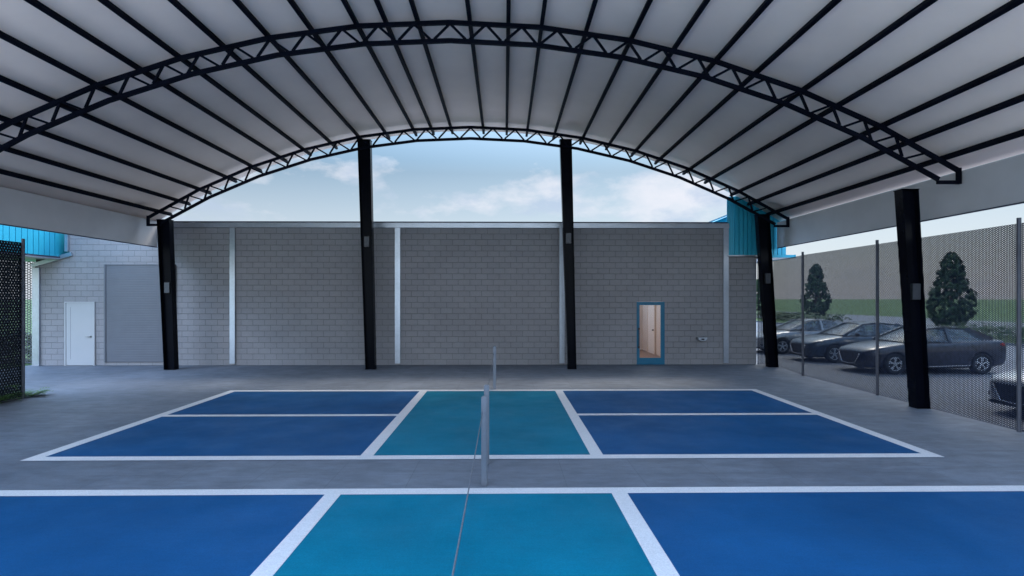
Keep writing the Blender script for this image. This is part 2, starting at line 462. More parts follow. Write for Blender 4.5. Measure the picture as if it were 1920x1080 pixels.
def post(base, topx, z1, y, boxz, boxside):
    """tapered I section: two flanges, web, cap and foot plates"""
    yc = y + 0.125; ft, fd = 0.022, 0.25
    (b0, b1), (t0, t1) = base, topx
    mb = MB()
    def slab(xb0, xb1, xt0, xt1, y0, y1):
        mb.add([(xb0, y0, 0.012), (xb1, y0, 0.012), (xb1, y1, 0.012), (xb0, y1, 0.012), (xt0, y0, z1), (xt1, y0, z1), (xt1, y1, z1), (xt0, y1, z1)],
               [(0, 3, 2, 1), (4, 5, 6, 7), (0, 1, 5, 4), (1, 2, 6, 5), (2, 3, 7, 6), (3, 0, 4, 7)])
    slab(b0, b0 + ft, t0, t0 + ft, y, y + fd)
    slab(b1 - ft, b1, t1 - ft, t1, y, y + fd)
    slab(b0 + ft, b1 - ft, t0 + ft, t1 - ft, yc - 0.008, yc + 0.008)
    mb.box(t0 - 0.012, t1 + 0.012, y - 0.010, y + fd + 0.010, z1 + 0.001, z1 + 0.016)
    mb.box(b0 - 0.006, b1 + 0.006, y - 0.006, y + fd + 0.006, 0.001, 0.0115)
    o = mb.build("post", "black_steel", bevel=0.0025); under(o)
    f = boxz / z1
    xl = b0 + (t0 - b0) * f; xr = b1 + (t1 - b1) * f
    cx = (xl + xr) / 2 + boxside
    j = MB().box(cx - 0.085, cx + 0.085, yc - 0.10, yc - 0.0085, boxz - 0.17, boxz + 0.17).build("junction_box", "box", bevel=0.006)
    j.parent = o
    return o
post((-11.13, -10.78), (-11.36, -10.96), 4.91, 18.21, 2.69, 0.02)
post((-4.575, -4.26), (-4.836, -4.416), 7.56, 18.24, 4.21, 0.0)
post((2.104, 2.386), (1.841, 2.230), 7.59, 18.23, 4.33, 0.0)
post((8.981, 9.308), (8.588, 9.007), 5.18, 18.62, 3.02, 0.02)
post((8.737, 9.022), (8.417, 8.772), 4.64, 11.57, 2.48, 0.02)

# ------------------------------------------------------------------ building
WY = 19.45
bld = empty("block_building", (-3.7, WY, 0))
BI = Matrix.Translation(bld.location).inverted()
def bpart(o, parent=bld):
    o.parent = parent
    if parent is bld: o.matrix_parent_inverse = BI
    return o
tag(bld, "grey concrete block building with metal trim, three doors and blue cladding", "building")
BL, BR_ = -16.33, 8.93
ZT = 4.83
# wall with the glass-door opening
GD = (4.672, 5.667, 2.224)
mb = MB()
mb.add([(BL, WY, 0), (-15.14, WY, 0), (-15.14, WY, 3.80), (BL, WY, 3.42)], [(0, 1, 2, 3)])
for x0, x1, z0, z1 in ((-15.14, GD[0], 0, ZT), (GD[0], GD[1], GD[2], ZT), (GD[1], BR_, 0, ZT)):
    mb.add([(x0, WY, z0), (x1, WY, z0), (x1, WY, z1), (x0, WY, z1)], [(0, 1, 2, 3)])
mb.add([(BR_, WY, 0), (BR_, 34, 0), (BR_, 34, ZT), (BR_, WY, ZT)], [(0, 1, 2, 3)])
mb.add([(BL, 34, 0), (BL, WY, 0), (BL, WY, 3.42), (BL, 34, 3.42)], [(0, 1, 2, 3)])
mb.add([(BR_, 34, 0), (BL, 34, 0), (BL, 34, ZT), (BR_, 34, ZT)], [(0, 1, 2, 3)])
for x in GD[:2]: mb.add([(x, WY, 0), (x, WY + .2, 0), (x, WY + .2, GD[2]), (x, WY, GD[2])], [(0, 1, 2, 3)])
mb.add([(GD[0], WY, GD[2]), (GD[1], WY, GD[2]), (GD[1], WY + .2, GD[2]), (GD[0], WY + .2, GD[2])], [(0, 1, 2, 3)])
wall = mesh_obj("wall", mb.v, mb.f, "cmu"); bpart(wall)
# roof of the building, with an opening added over the corridor to let sky light in
mb = MB()
for x0, x1, y0, y1 in ((-15.14, 2.2, WY + 0.02, 34), (8.2, BR_, WY + 0.02, 34), (2.2, 8.2, 27, 34), (2.2, 8.2, WY + 0.02, 19.9)):
    mb.box(x0, x1, y0, y1, ZT + 0.10, ZT + 0.15)
bpart(mb.build("roof", "roofing"))
# parapet flashing and its dark cap
fl = MB().box(-15.14, 7.93, WY - 0.085, WY - 0.002, ZT - 0.012, 4.985).build("parapet_flashing", "galv", bevel=0.006); bpart(fl)
cap = MB().box(-15.16, 7.86, WY - 0.105, WY + 0.1, 4.988, 5.026).build("cap_strip", "edge_trim", bevel=0.004); bpart(cap, fl); cap.matrix_parent_inverse = BI
cap.matrix_parent_inverse = Matrix.Identity(4)
for x0, x1 in ((-9.575, -9.389), (-3.83, -3.643), (1.94, 2.12), (7.735, 7.917)):
    zt = ZT - 0.016
    bpart(MB().box(x0, x1, WY - 0.07, WY - 0.002, 0.06, zt).build("pilaster", "galv", bevel=0.006))
bpart(MB().box(BL - 0.05, -16.13, WY - 0.07, WY - 0.002, 0.0, 3.40).build("pilaster", "galv", bevel=0.006))
# sloped trim above the side door bay and the upright trim it meets
bpart(MB().bar((BL - 0.06, WY - 0.045, 3.47), (-15.02, WY - 0.045, 3.885), 0.135, 0.085, (0, 1, 0)).build("sloped_trim", "galv", bevel=0.005))
bpart(MB().box(-15.24, -15.13, WY - 0.10, WY - 0.003, 3.97, 5.6).build("corner_trim", "galv", bevel=0.006))
bpart(MB().poly_y([(BL + .02, 3.46), (-15.25, 3.84), (-15.25, 3.88), (BL + .02, 3.80)], WY + 0.02, WY + 0.5).build("soffit_board", "dark_soffit"))

# cladding volumes -------------------------------------------------
def ribs_x(mb, x0, x1, y, z0, z1, step):
    """row of panels standing proud of the backing, a dark gap between neighbours"""
    n = max(1, round((x1 - x0) / step)); w = (x1 - x0) / n
    for i in range(n):
        mb.box(x0 + i * w + 0.012, x0 + (i + 1) * w - 0.012, y - 0.05, y - 0.001, z0, z1)
def ribs_y(mb, y0, y1, x, z0, z1, step, sgn):
    n = max(1, round((y1 - y0) / step)); w = (y1 - y0) / n
    for i in range(n):
        mb.box(min(x + sgn * 0.001, x + sgn * 0.05), max(x + sgn * 0.001, x + sgn * 0.05), y0 + i * w + 0.012, y0 + (i + 1) * w - 0.012, z0, z1)
# right hand box over the corner
mb = MB(); yf, zb, ztp = 19.345, 3.865, 5.93
xl, xc_, xr = 7.87, 8.07, 9.93
pts = [(xl, WY - 0.004), (xc_, yf), (xr, yf), (xr, 24), (9.86, 24), (8.45, 20.3)]
n = len(pts)
mb.add([(x, y, zb) for x, y in pts] + [(x, y, ztp) for x, y in pts],
       [tuple(range(n))[::-1], tuple(range(n, 2 * n))] + [(i, (i + 1) % n, (i + 1) % n + n, i + n) for i in range(n)])
ribs_x(mb, xc_ + 0.02, xr - 0.02, yf, zb + .002, ztp, 0.152)
for t in (0.1, 0.35, 0.6, 0.85):
    x = xl + (xc_ - xl) * t; y = WY - .004 + (yf - WY + .004) * t
    mb.bar((x - .008, y - .008, zb + .002), (x - .008, y - .008, ztp), 0.022, 0.022)
ribs_y(mb, yf + .1, 23.9, xr, zb + .002, ztp, 0.30, 1)
bpart(mb.build("blue_cladding", "blue"))
tr = MB().box(xl - .01, xr + .015, yf - 0.05, yf + .3, zb - 0.045, zb - 0.002).build("base_trim", "galv", bevel=0.005); bpart(tr)
# eave slab below the box, running back along the side wall
ev = MB().box(8.96, 9.93, 18.78, 24, 3.745, 3.815).build("side_eave", "galv"); bpart(ev)
e2 = MB().box(9.932, 9.965, 18.74, 24, 3.725, 3.835).box(8.98, 9.93, 18.742, 18.778, 3.732, 3.828).build("eave_fascia", "blue", bevel=0.006); bpart(e2)
# low blue gable behind the parapet
mb = MB(); mb.poly_y([(7.45, 5.03), (9.0, 5.03), (9.0, 5.66), (8.28, 5.38), (7.45, 5.05)], 20.55, 23.0)
bpart(mb.build("roof_gable", "blue"))
bpart(MB().bar((7.28, 20.50, 5.035), (9.0, 20.50, 5.715), 0.05, 0.1).build("gable_trim", "galv"))
# left hand volume, coming forward of the wall
mb = MB(); mb.box(-19.0, -15.46, 16.5, 22.0, 3.785, 5.93)
ribs_y(mb, 16.55, 19.38, -15.46, 3.79, 5.93, 0.215, 1); ribs_x(mb, -18.98, -15.48, 16.5, 3.79, 5.93, 0.215)
bpart(mb.build("blue_cladding", "blue"))
bpart(MB().box(-19.0, -15.40, 16.45, 19.36, 3.735, 3.782).build("base_trim", "edge_trim"))
bpart(MB().box(-19.02, -15.38, 16.43, 19.34, 3.690, 3.732).build("soffit_trim", "galv"))

# roller door
rd = MB().box(-13.86, -11.51, WY - 0.030, WY - 0.002, 0.118, 3.50)
d1 = rd.build("roller_door", "shutter"); bpart(d1)
mb = MB()
nsl = 40
for i in range(nsl):
    z0 = 0.125 + i * (3.36 / nsl)
    mb.add([(-13.85, WY - .031, z0), (-11.52, WY - .031, z0), (-11.52, WY - .036, z0 + .04), (-13.85, WY - .036, z0 + .04),
            (-11.52, WY - .031, z0 + .080), (-13.85, WY - .031, z0 + .080)], [(0, 1, 2, 3), (3, 2, 4, 5)])
s1 = mb.build("shutter_slats", "shutter", smooth=True); s1.parent = d1
for x0, x1 in ((-13.915, -13.852), (-11.518, -11.455)):
    g1 = MB().box(x0, x1, WY - 0.06, WY - 0.0015, 0.112, 3.52).build("guide_rail", "shutter", bevel=0.004); g1.parent = d1
g1 = MB().box(-13.85, -11.52, WY - 0.055, WY - 0.0018, 3.502, 3.519).build("head_rail", "shutter"); g1.parent = d1

# white side door
d2 = MB().box(-15.225, -14.285, WY - 0.036, WY - 0.003, 0.012, 2.178).build("white_door", "white_door", bevel=0.004); bpart(d2)
fr = MB().box(-15.275, -15.228, WY - 0.055, WY - 0.002, 0.0, 2.222).box(-14.282, -14.236, WY - 0.055, WY - 0.002, 0.0, 2.222).box(-15.228, -14.282, WY - 0.0545, WY - 0.002, 2.181, 2.2215)
fr = fr.build("door_frame", "white_door"); fr.parent = d2
gr = MB().box(-15.078, -15.07, WY - 0.0385, WY - 0.0365, 0.22, 2.03).build("groove", "shutter"); gr.parent = d2
hd = MB().tube([(-14.37, WY - .037, 1.01), (-14.37, WY - .045, 1.01)], 0.036, 16).tube([(-14.37, WY - .040, 1.01), (-14.37, WY - .092, 1.01)], 0.012, 10).tube([(-14.36, WY - .090, 1.01), (-14.45, WY - .092, 1.006), (-14.52, WY - .088, 1.002)], [0.013, 0.011, 0.009], 10)
hd = hd.build("handle", "handle", smooth=True); hd.parent = d2

# blue framed glass door
gx0, gx1, gz = GD
fr = MB().box(gx0 + .003, 4.775, WY - 0.012, WY + .05, 0.004, 2.218).box(5.527, gx1 - .003, WY - 0.012, WY + .05, 0.004, 2.218).box(4.775, 5.527, WY - 0.0115, WY + .05, 0.004, 0.24).box(4.775, 5.527, WY - 0.0115, WY + .05, 2.102, 2.2175)
gd = fr.build("glass_door", "blue_frame", bevel=0.004); bpart(gd)
pn = MB().box(4.776, 5.526, WY + .015, WY + .021, 0.241, 2.101).build("pane", "glass"); pn.parent = gd
hd = MB().tube([(4.735, WY - .075, 0.58), (4.735, WY - .075, 1.31)], 0.011, 10)
for z in (0.62, 1.27): hd.box(4.712, 4.762, WY - .085, WY - .012, z - .028, z + .028)
hd = hd.build("handle", "black_plastic"); hd.parent = gd
# corridor behind it
cor = MB().add([(4.0, WY + .2, 0.006), (6.29, WY + .2, 0.006), (6.29, 25.1, 0.006), (4.0, 25.1, 0.006)], [(0, 1, 2, 3)])
mb = MB(); mb.add([(4.0, WY + .2, 0.006), (6.29, WY + .2, 0.006), (6.29, 25.1, 0.006), (4.0, 25.1, 0.006)], [(0, 1, 2, 3)])
bpart(mb.build("corridor_floor", "wood"))
mb = MB()
mb.add([(6.29, WY + .2, 0), (6.29, 25.1, 0), (6.29, 25.1, 2.6), (6.29, WY + .2, 2.6)], [(0, 1, 2, 3)])
mb.add([(4.0, WY + .2, 0), (4.0, 25.1, 0), (4.0, 25.1, 2.6), (4.0, WY + .2, 2.6)], [(0, 1, 2, 3)])
mb.add([(4.0, 25.1, 0), (6.29, 25.1, 0), (6.29, 25.1, 2.6), (4.0, 25.1, 2.6)], [(0, 1, 2, 3)])
mb.add([(4.0, WY + .2, 2.23), (6.29, WY + .2, 2.23), (6.29, WY + .2, 2.6), (4.0, WY + .2, 2.6)], [(0, 1, 2, 3)])
bpart(mb.build("corridor_wall", "inner_wall"))
idr = MB().box(6.235, 6.288, 22.9, 23.9, 0.01, 2.10).build("corridor_door", "inner_door", bevel=0.004); bpart(idr)
tr = MB().box(6.215, 6.2885, 22.78, 22.895, 0.008, 2.2).box(6.215, 6.2885, 23.905, 24.02, 0.008, 2.2).build("architrave", "inner_wall"); tr.parent = idr
k = MB().tube([(6.235, 23.0, 1.02), (6.17, 23.0, 1.02)], 0.03, 10).build("handle", "handle"); k.parent = idr
idr = MB().box(5.25, 6.1, 25.04, 25.096, 0.01, 2.10).build("corridor_door", "inner_door", bevel=0.004); bpart(idr)
k = MB().tube([(5.36, 25.04, 1.02), (5.36, 24.98, 1.02)], 0.03, 10).build("handle", "handle"); k.parent = idr

# wall basin
wb = empty("wall_basin", (6.93, WY, 0.86))
tag(wb, "small grey metal wall basin fixed low on the blocks right of the blue glass door", "basin")
mb = MB()
prof = [(-0.165, 0.115), (0.165, 0.115), (0.165, 0.075), (0.10, 0.0), (-0.10, 0.0), (-0.165, 0.075)]
mb.poly_y(prof, -0.26, -0.003)
b = mb.build("bowl", "galv", wb, bevel=0.01)
sp_ = MB().tube([(0.06, -0.20, 0.115), (0.06, -0.20, 0.15), (0.04, -0.16, 0.165)], 0.010, 8).build("spout", "chrome", wb)
bt = MB().box(-0.05, 0.05, -0.275, -0.261, 0.03, 0.075).build("push_button", "black_plastic", wb)

# ------------------------------------------------------------------ nets
def net(y0, y1, label):
    t = empty("court_net", (-0.25, (y0 + y1) / 2, 0))
    tag(t, label, "net", "nets on the painted courts")
    o = Vector(t.location)
    for y in (y0, y1):
        mb = MB()
        w, d_ = 0.074, 0.074
        mb.box(-w / 2, w / 2, y - o.y - d_ / 2, y - o.y + d_ / 2, 0.0, 1.117)
        mb.build("net_post", "net_post", t, bevel=0.012)
    n = 24; pts = []
    for i in range(n + 1):
        y = y0 + 0.036 + (y1 - y0 - 0.072) * i / n
        f = i / n; pts.append((-0.022, y - o.y, 0.915 - 0.17 * f * (1 - f)))
    MB().tube(pts, 0.0055, 8).build("top_cord", "cord", t, smooth=True)
    vs = [(-0.022, p[1], p[2] - 0.01) for p in pts] + [(-0.022, p[1], 0.06) for p in pts]
    mesh_obj("net_mesh", vs, [(i, i + 1, i + n + 2, i + n + 1) for i in range(n)], "net_mesh", t)
    return t
net(7.80, 14.22, "net strung between two grey posts across the far blue court")
net(0.45, 6.89, "net whose cord runs from the closest grey post over the near court")

# ------------------------------------------------------------------ fences
def fence(name, label, line, zt, ys, mat, cat="fence", seam=None):
    """line: plan polyline (x,y); ys: post points"""
    t = empty(name, (line[0][0], line[0][1], 0)); tag(t, label, cat); o = Vector(t.location)
    n = len(line)
    MB().tube([(x - o.x, y - o.y, 0.018) for x, y in line], 0.014, 6).build("bottom_wire", "edge_trim", t)
    vs = [(x - o.x, y - o.y, 0.02) for x, y in line] + [(x - o.x, y - o.y, zt) for x, y in line]
    mesh_obj("wire_panel", vs, [(i, i + 1, i + n + 1, i + n) for i in range(n - 1)], mat, t)
    for x, y in ys:
        MB().tube([(x - o.x, y - o.y, 0), (x - o.x, y - o.y, zt + 0.09)], 0.034, 12).build("fence_post", "post", t, smooth=False)
    return t
fence("wire_fence", "tall see-through wire fence on grey posts between the courts and the parked cars",
      [(9.045, 2.0), (9.045, 9.55), (9.045, 13.2), (9.05, 16.58), (9.27, 17.9), (9.46, 19.30), (8.955, 19.44)], 3.655,
      [(9.02, 16.58), (9.00, 13.215), (9.01, 9.55), (9.01, 6.0), (9.01, 2.4)], "mesh_right")
fence("privacy_fence", "dark densely woven fence ending at a grey post left of the courts",
      [(-11.26, 13.06), (-11.27, 11.0), (-11.27, 9.0)], 3.64, [(-11.235, 13.06), (-11.25, 9.05)], "mesh_left")
fence("wire_fence", "wire fence in front of the lawn beyond the far left corner of the building",
      [(-30, 20.1), (-20, 20.1), (-16.40, 20.1)], 3.66, [(-20.0, 20.1), (-24, 20.1)], "mesh_back")

# ------------------------------------------------------------------ cars
def loft(rings, closed_ends=True, ring_closed=True):
    n = len(rings[0]); vs = [p for r in rings for p in r]; fs = []
    for i in range(len(rings) - 1):
        for j in range(n if ring_closed else n - 1):
            a = i * n + j; b = i * n + (j + 1) % n
            fs.append((a, b, b + n, a + n))
    if closed_ends:
        fs.append(tuple(range(n))[::-1]); fs.append(tuple((len(rings) - 1) * n + j for j in range(n)))
    return vs, fs

def make_car():
    car = empty("parked_car")
    # s, z low, z belt, half width, crown height
    ST = [(-2.27, .27, .60, .50, .02), (-2.235, .20, .66, .64, .03), (-2.12, .17, .735, .77, .04), (-1.9, .16, .80, .845, .05), (-1.55, .16, .87, .885, .06),
          (-1.2, .16, .925, .897, .06), (-0.9, .16, .965, .90, .05), (-.3, .16, .965, .90, .03), (.4, .16, .985, .90, .03), (1.0, .17, 1.015, .90, .03),
          (1.5, .18, 1.045, .888, .04), (1.85, .20, 1.055, .86, .045), (2.1, .24, 1.045, .81, .045), (2.22, .30, 1.00, .745, .03), (2.27, .40, .90, .68, .02)]
    rings = []
    for s, zl, zb, hw, cr in ST:
        zm = zl + (zb - zl) * 0.55
        half = [(0.0, zl), (.80 * hw, zl), (.95 * hw, zl + .05), (.992 * hw, zl + .17), (1.0 * hw, zm), (.995 * hw, zm + (zb - zm) * .45), (.965 * hw, zb - .05), (.90 * hw, zb), (.55 * hw, zb + cr * .8), (0.0, zb + cr)]
        ring = [(s, y, z) for y, z in half] + [(s, -y, z) for y, z in half[-2:0:-1]]
        rings.append(ring)
    vs, fs = loft(rings)
    body = mesh_obj("body", vs, fs, "car_navy", car, smooth=True)
    bm = bmesh.new(); bm.from_mesh(body.data); bmesh.ops.recalc_face_normals(bm, faces=bm.faces); bm.to_mesh(body.data); bm.free()
    sub = body.modifiers.new("s", "SUBSURF"); sub.levels = 2; sub.render_levels = 2
    cutters = []
    for ax in (-1.36, 1.34):
        for sgn in (-1, 1):
            c = MB().tube([(ax, sgn * .60, .325), (ax, sgn * 1.1, .325)], 0.372, 32).build("cutter", "rubber")
            cutters.append(c); bmod = body.modifiers.new("b", "BOOLEAN"); bmod.operation = "DIFFERENCE"; bmod.object = c; bmod.solver = "EXACT"
    dg = bpy.context.evaluated_depsgraph_get(); dg.update()
    me = bpy.data.meshes.new_from_object(body.evaluated_get(dg))
    body.modifiers.clear(); body.data = me
    me.materials.clear(); me.materials.append(M["car_navy"])
    for c in cutters: bpy.data.objects.remove(c)
    body.data.polygons.foreach_set("use_smooth", [True] * len(body.data.polygons))
    # greenhouse
    B = [(-.98, .74, .985), (-.62, .80, .975), (.12, .815, .985), (.95, .80, 1.015), (1.92, .64, 1.06)]      # along the belt
    Tp = [(-.12, .56, 1.385), (.02, .575, 1.405), (.28, .585, 1.425), (.80, .565, 1.40), (1.12, .52, 1.345)]    # along the roof edge
    def P(p, sgn=1): return Vector((p[0], p[1] * sgn, p[2]))
    mb = MB()
    rs = [(-.14, 1.388), (.1, 1.428), (.35, 1.442), (.7, 1.43), (1.0, 1.385), (1.15, 1.34)]
    nn = 10; grid = []
    for s, z in rs:
        hw = .565 if s < .9 else .53
        grid.append([(s + (0.06 * (1 - (j / nn * 2 - 1) ** 2) * (-1 if s < 0 else (1 if s > 1.1 else 0))), hw * (j / nn * 2 - 1), z + .028 * (1 - (j / nn * 2 - 1) ** 2)) for j in range(nn + 1)])
    lo = [[(x, y, z - .035) for x, y, z in r] for r in grid]
    rings = [g + l[::-1] for g, l in zip(grid, lo)]
    vs, fs = loft(rings); mb.add(vs, fs)
    for sgn in (1, -1):
        mb.bar(P(B[0], sgn), P(Tp[0], sgn), .075, .06, (0, 1, 0))                 # front pillar
        mb.bar(P((.38, .812, .99), sgn), P((.40, .585, 1.42), sgn), .085, .04, (0, 1, 0))   # middle pillar
        mb.bar(P((1.80, .68, 1.05), sgn), P((1.10, .53, 1.355), sgn), .17, .07, (0, 1, 0))   # rear pillar
        mb.bar(P((1.48, .74, 1.035), sgn), P((1.05, .545, 1.37), sgn), .12, .05, (0, 1, 0))
        mb.bar(P(Tp[0], sgn), P(Tp[2], sgn), .05, .05); mb.bar(P(Tp[2], sgn), P(Tp[3], sgn), .05, .05); mb.bar(P(Tp[3], sgn), P(Tp[4], sgn), .05, .05)
    cab = mb.build("cabin_frame", "car_navy", car, smooth=False)
    # panes
    def pane(name, pts):
        return mesh_obj(name, pts, [tuple(range(len(pts)))], "car_glass", car)
    mb = MB()
    for j in range(8):
        t0, t1 = j / 8 * 2 - 1, (j + 1) / 8 * 2 - 1
        f = lambda t: (Vector((-.98 - .16 * (1 - t * t), .74 * t, .985 + .03 * (1 - t * t))), Vector((-.13 - .06 * (1 - t * t), .555 * t, 1.385 + .02 * (1 - t * t))))
        a, b = f(t0); c, d = f(t1); mb.add([a, c, d, b], [(0, 1, 2, 3)])
    mb.build("windscreen", "car_glass", car, smooth=True)
    mb = MB()
    for j in range(8):
        t0, t1 = j / 8 * 2 - 1, (j + 1) / 8 * 2 - 1
        f = lambda t: (Vector((1.90 + .07 * (1 - t * t), .63 * t, 1.07 + .03 * (1 - t * t))), Vector((1.12 + .05 * (1 - t * t), .51 * t, 1.34 + .02 * (1 - t * t))))
        a, b = f(t0); c, d = f(t1); mb.add([a, b, d, c], [(0, 1, 2, 3)])
    mb.build("rear_window", "car_glass", car, smooth=True)
    for sgn in (1, -1):
        pane("side_window", [P((-.90, .762, .985), sgn), P((.36, .815, .985), sgn), P((.38, .585, 1.415), sgn), P((.0, .575, 1.40), sgn), P((-.12, .565, 1.375), sgn)])
        pane("side_window", [P((.41, .815, .987), sgn), P((1.42, .755, 1.032), sgn), P((1.06, .55, 1.36), sgn), P((.80, .57, 1.395), sgn), P((.43, .585, 1.415), sgn)])
    # seats
    for sy in (.36, -.36):
        MB().box(-.05, .45, sy - .24, sy + .24, .45, .62).box(.38, .52, sy - .23, sy + .23, .62, 1.12).box(.42, .52, sy - .13, sy + .13, 1.14, 1.30).build("seat", "seat", car, bevel=.03)
    MB().box(.95, 1.3, -.6, .6, .45, .62).box(1.22, 1.38, -.6, .6, .62, 1.12).build("rear_seat", "seat", car, bevel=.03)
    MB().box(-1.0, -.62, -.70, .70, .80, .985).build("dashboard", "black_plastic", car, bevel=.03)
    # wheels
    for ax in (-1.36, 1.34):
        for sgn in (1, -1):
            w = empty("wheel", (ax, sgn * .79, .325), 0, car)
            prof = [(.215, -.09), (.29, -.10), (.318, -.085), (.325, -.05), (.325, .05), (.318, .085), (.29, .10), (.215, .09)]
            n = 40; rings = [[(r * math.cos(2 * math.pi * k / n), y * sgn, r * math.sin(2 * math.pi * k / n)) for r, y in prof] for k in range(n)]
            vs = [p for r in rings for p in r]; m_ = len(prof)
            fs = [(k * m_ + j, ((k + 1) % n) * m_ + j, ((k + 1) % n) * m_ + (j + 1) % m_, k * m_ + (j + 1) % m_) for k in range(n) for j in range(m_)]
            mesh_obj("tyre", vs, fs, "rubber", w, smooth=True)
            mb = MB()
            pr = [(.218, .085), (.205, .092), (.198, .07), (.198, -.03)]
            n = 40; k0 = [[(r * math.cos(2 * math.pi * k / n), y * sgn, r * math.sin(2 * math.pi * k / n)) for r, y in pr] for k in range(n)]
            vs = [p for r in k0 for p in r]; m_ = 4
            mb.add(vs, [(k * m_ + j, ((k + 1) % n) * m_ + j, ((k + 1) % n) * m_ + j + 1, k * m_ + j + 1) for k in range(n) for j in range(3)])
            for k in range(5):
                for off in (-.16, .16):
                    a = 2 * math.pi * k / 5 + .3
                    mb.bar((.035 * math.cos(a), .075 * sgn, .035 * math.sin(a)), (.205 * math.cos(a + off), .078 * sgn, .205 * math.sin(a + off)), .026, .022, (0, 1, 0))
            mb.tube([(0, .05 * sgn, 0), (0, .088 * sgn, 0)], .045, 16)
            mb.build("rim", "rim", w)
            MB().tube([(0, -.05 * sgn, 0), (0, .02 * sgn, 0)], .197, 32).build("brake_disc", "black_plastic", w)
    # face
    mb = MB(); mb.add([(-2.262, .50, .62), (-2.262, -.50, .62), (-2.285, -.30, .30), (-2.285, .30, .30), (-2.22, .50, .62), (-2.22, -.50, .62), (-2.22, -.30, .30), (-2.22, .30, .30)],
                      [(0, 1, 2, 3), (0, 4, 5, 1), (1, 5, 6, 2), (2, 6, 7, 3), (3, 7, 4, 0)])
    gr = mb.build("grille", "black_plastic", car)
    u = MB().tube([(-2.262, .53, .60), (-2.285, .33, .295), (-2.292, 0, .275), (-2.285, -.33, .295), (-2.262, -.53, .60)], .016, 8).build("grille_trim", "chrome", gr)
    for sgn in (1, -1):
        MB().add([], [])
        hb = MB(); hb.add([Vector((-2.235, .52 * sgn, .655)), Vector((-2.02, .80 * sgn, .735)), Vector((-1.78, .875 * sgn, .76)), Vector((-2.02, .825 * sgn, .66)), Vector((-2.225, .56 * sgn, .605)),
                           Vector((-2.15, .48 * sgn, .655)), Vector((-1.98, .74 * sgn, .735)), Vector((-1.78, .84 * sgn, .755)), Vector((-1.98, .76 * sgn, .66)), Vector((-2.15, .5 * sgn, .605))],
                          [(0, 1, 2, 3, 4), (5, 9, 8, 7, 6), (0, 5, 6, 1), (1, 6, 7, 2), (2, 7, 8, 3), (3, 8, 9, 4), (4, 9, 5, 0)])
        h = hb.build("headlight", "headlight", car)
        MB().box(-2.205, -2.10, min(.60 * sgn, .72 * sgn), max(.60 * sgn, .72 * sgn), .33, .43).build("fog_light", "black_plastic", car, bevel=.02)
        tb = MB(); tb.add([Vector((2.215, .50 * sgn, .94)), Vector((2.12, .78 * sgn, .965)), Vector((1.93, .862 * sgn, .955)), Vector((2.10, .825 * sgn, .86)), Vector((2.245, .55 * sgn, .86)),
                           Vector((2.10, .45 * sgn, .94)), Vector((2.04, .70 * sgn, .965)), Vector((1.93, .80 * sgn, .95)), Vector((2.0, .75 * sgn, .86)), Vector((2.1, .5 * sgn, .86))],
                          [(0, 1, 2, 3, 4), (5, 9, 8, 7, 6), (0, 5, 6, 1), (1, 6, 7, 2), (2, 7, 8, 3), (3, 8, 9, 4), (4, 9, 5, 0)])
        tb.build("taillight", "taillight", car)
        MB().box(-.66, -.50, min(.86 * sgn, 1.02 * sgn), max(.86 * sgn, 1.02 * sgn), .96, 1.08).build("mirror", "black_plastic", car, bevel=.035)
        for hx in (.18, 1.12): MB().box(hx - .09, hx + .09, min(.892 * sgn, .918 * sgn), max(.892 * sgn, .918 * sgn), .845, .875).build("door_handle", "black_plastic", car, bevel=.008)
        MB().bar((-.95, .903 * sgn, .235), (.95, .902 * sgn, .285), .03, .014, (0, 1, 0)).build("sill_strip", "chrome", car)
    MB().box(-2.275, -2.16, -.62, .62, .20, .265).build("lower_intake", "black_plastic", car, bevel=.015)
    MB().box(2.10, 2.275, -.66, .66, .32, .52).build("rear_bumper_insert", "black_plastic", car, bevel=.03)
    return car
car0 = make_car()
GRP = "cars parked in a row behind the wire fence"
cars = [((13.39, 17.70), "car_navy", "black and navy sedan with lit red tail lamp corner, nearest whole car behind the right fence"),
        ((13.38, 20.80), "car_slate", "slate blue sedan parked between the grey car and the navy car"),
        ((13.10, 24.02), "car_grey", "grey sedan partly hidden behind the far right steel post"),
        ((12.32, 10.72), "car_silver", "silver sedan showing only its black grille at the right edge of the picture")]
cars[0] = (cars[0][0], "car_navy", "dark navy sedan, the only one seen from nose to red tail lamp behind the fence")
for i, ((x, y), mt, lb) in enumerate(cars):
    c = car0 if i == 0 else copy_tree(car0)
    c.location = (x, y, -0.008); c.rotation_euler = (0, 0, 0)
    tag(c, lb, "car", GRP)
    for ch in c.children:
        if ch.name.split(".")[0] in ("body", "cabin_frame"):
            ch.material_slots[0].link = "OBJECT"; ch.material_slots[0].material = M[mt]

# ------------------------------------------------------------------ vegetation
def leaves(name, pts_normals, size, mat, parent, rng):
    vs, fs = [], []
    for p, nrm in pts_normals:
        nrm = (nrm + Vector((rng.uniform(-.7, .7), rng.uniform(-.7, .7), rng.uniform(-.5, .9)))).normalized()
        t = nrm.cross(Vector((rng.uniform(-1, 1), rng.uniform(-1, 1), rng.uniform(-1, 1)))).normalized(); b = nrm.cross(t)
        s = size * rng.uniform(.6, 1.3); k = len(vs)
        vs += [p - t * s, p + b * s * .45, p + t * s, p - b * s * .45]
        fs.append((k, k + 1, k + 2, k + 3))
    return mesh_obj(name, vs, fs, mat, parent)

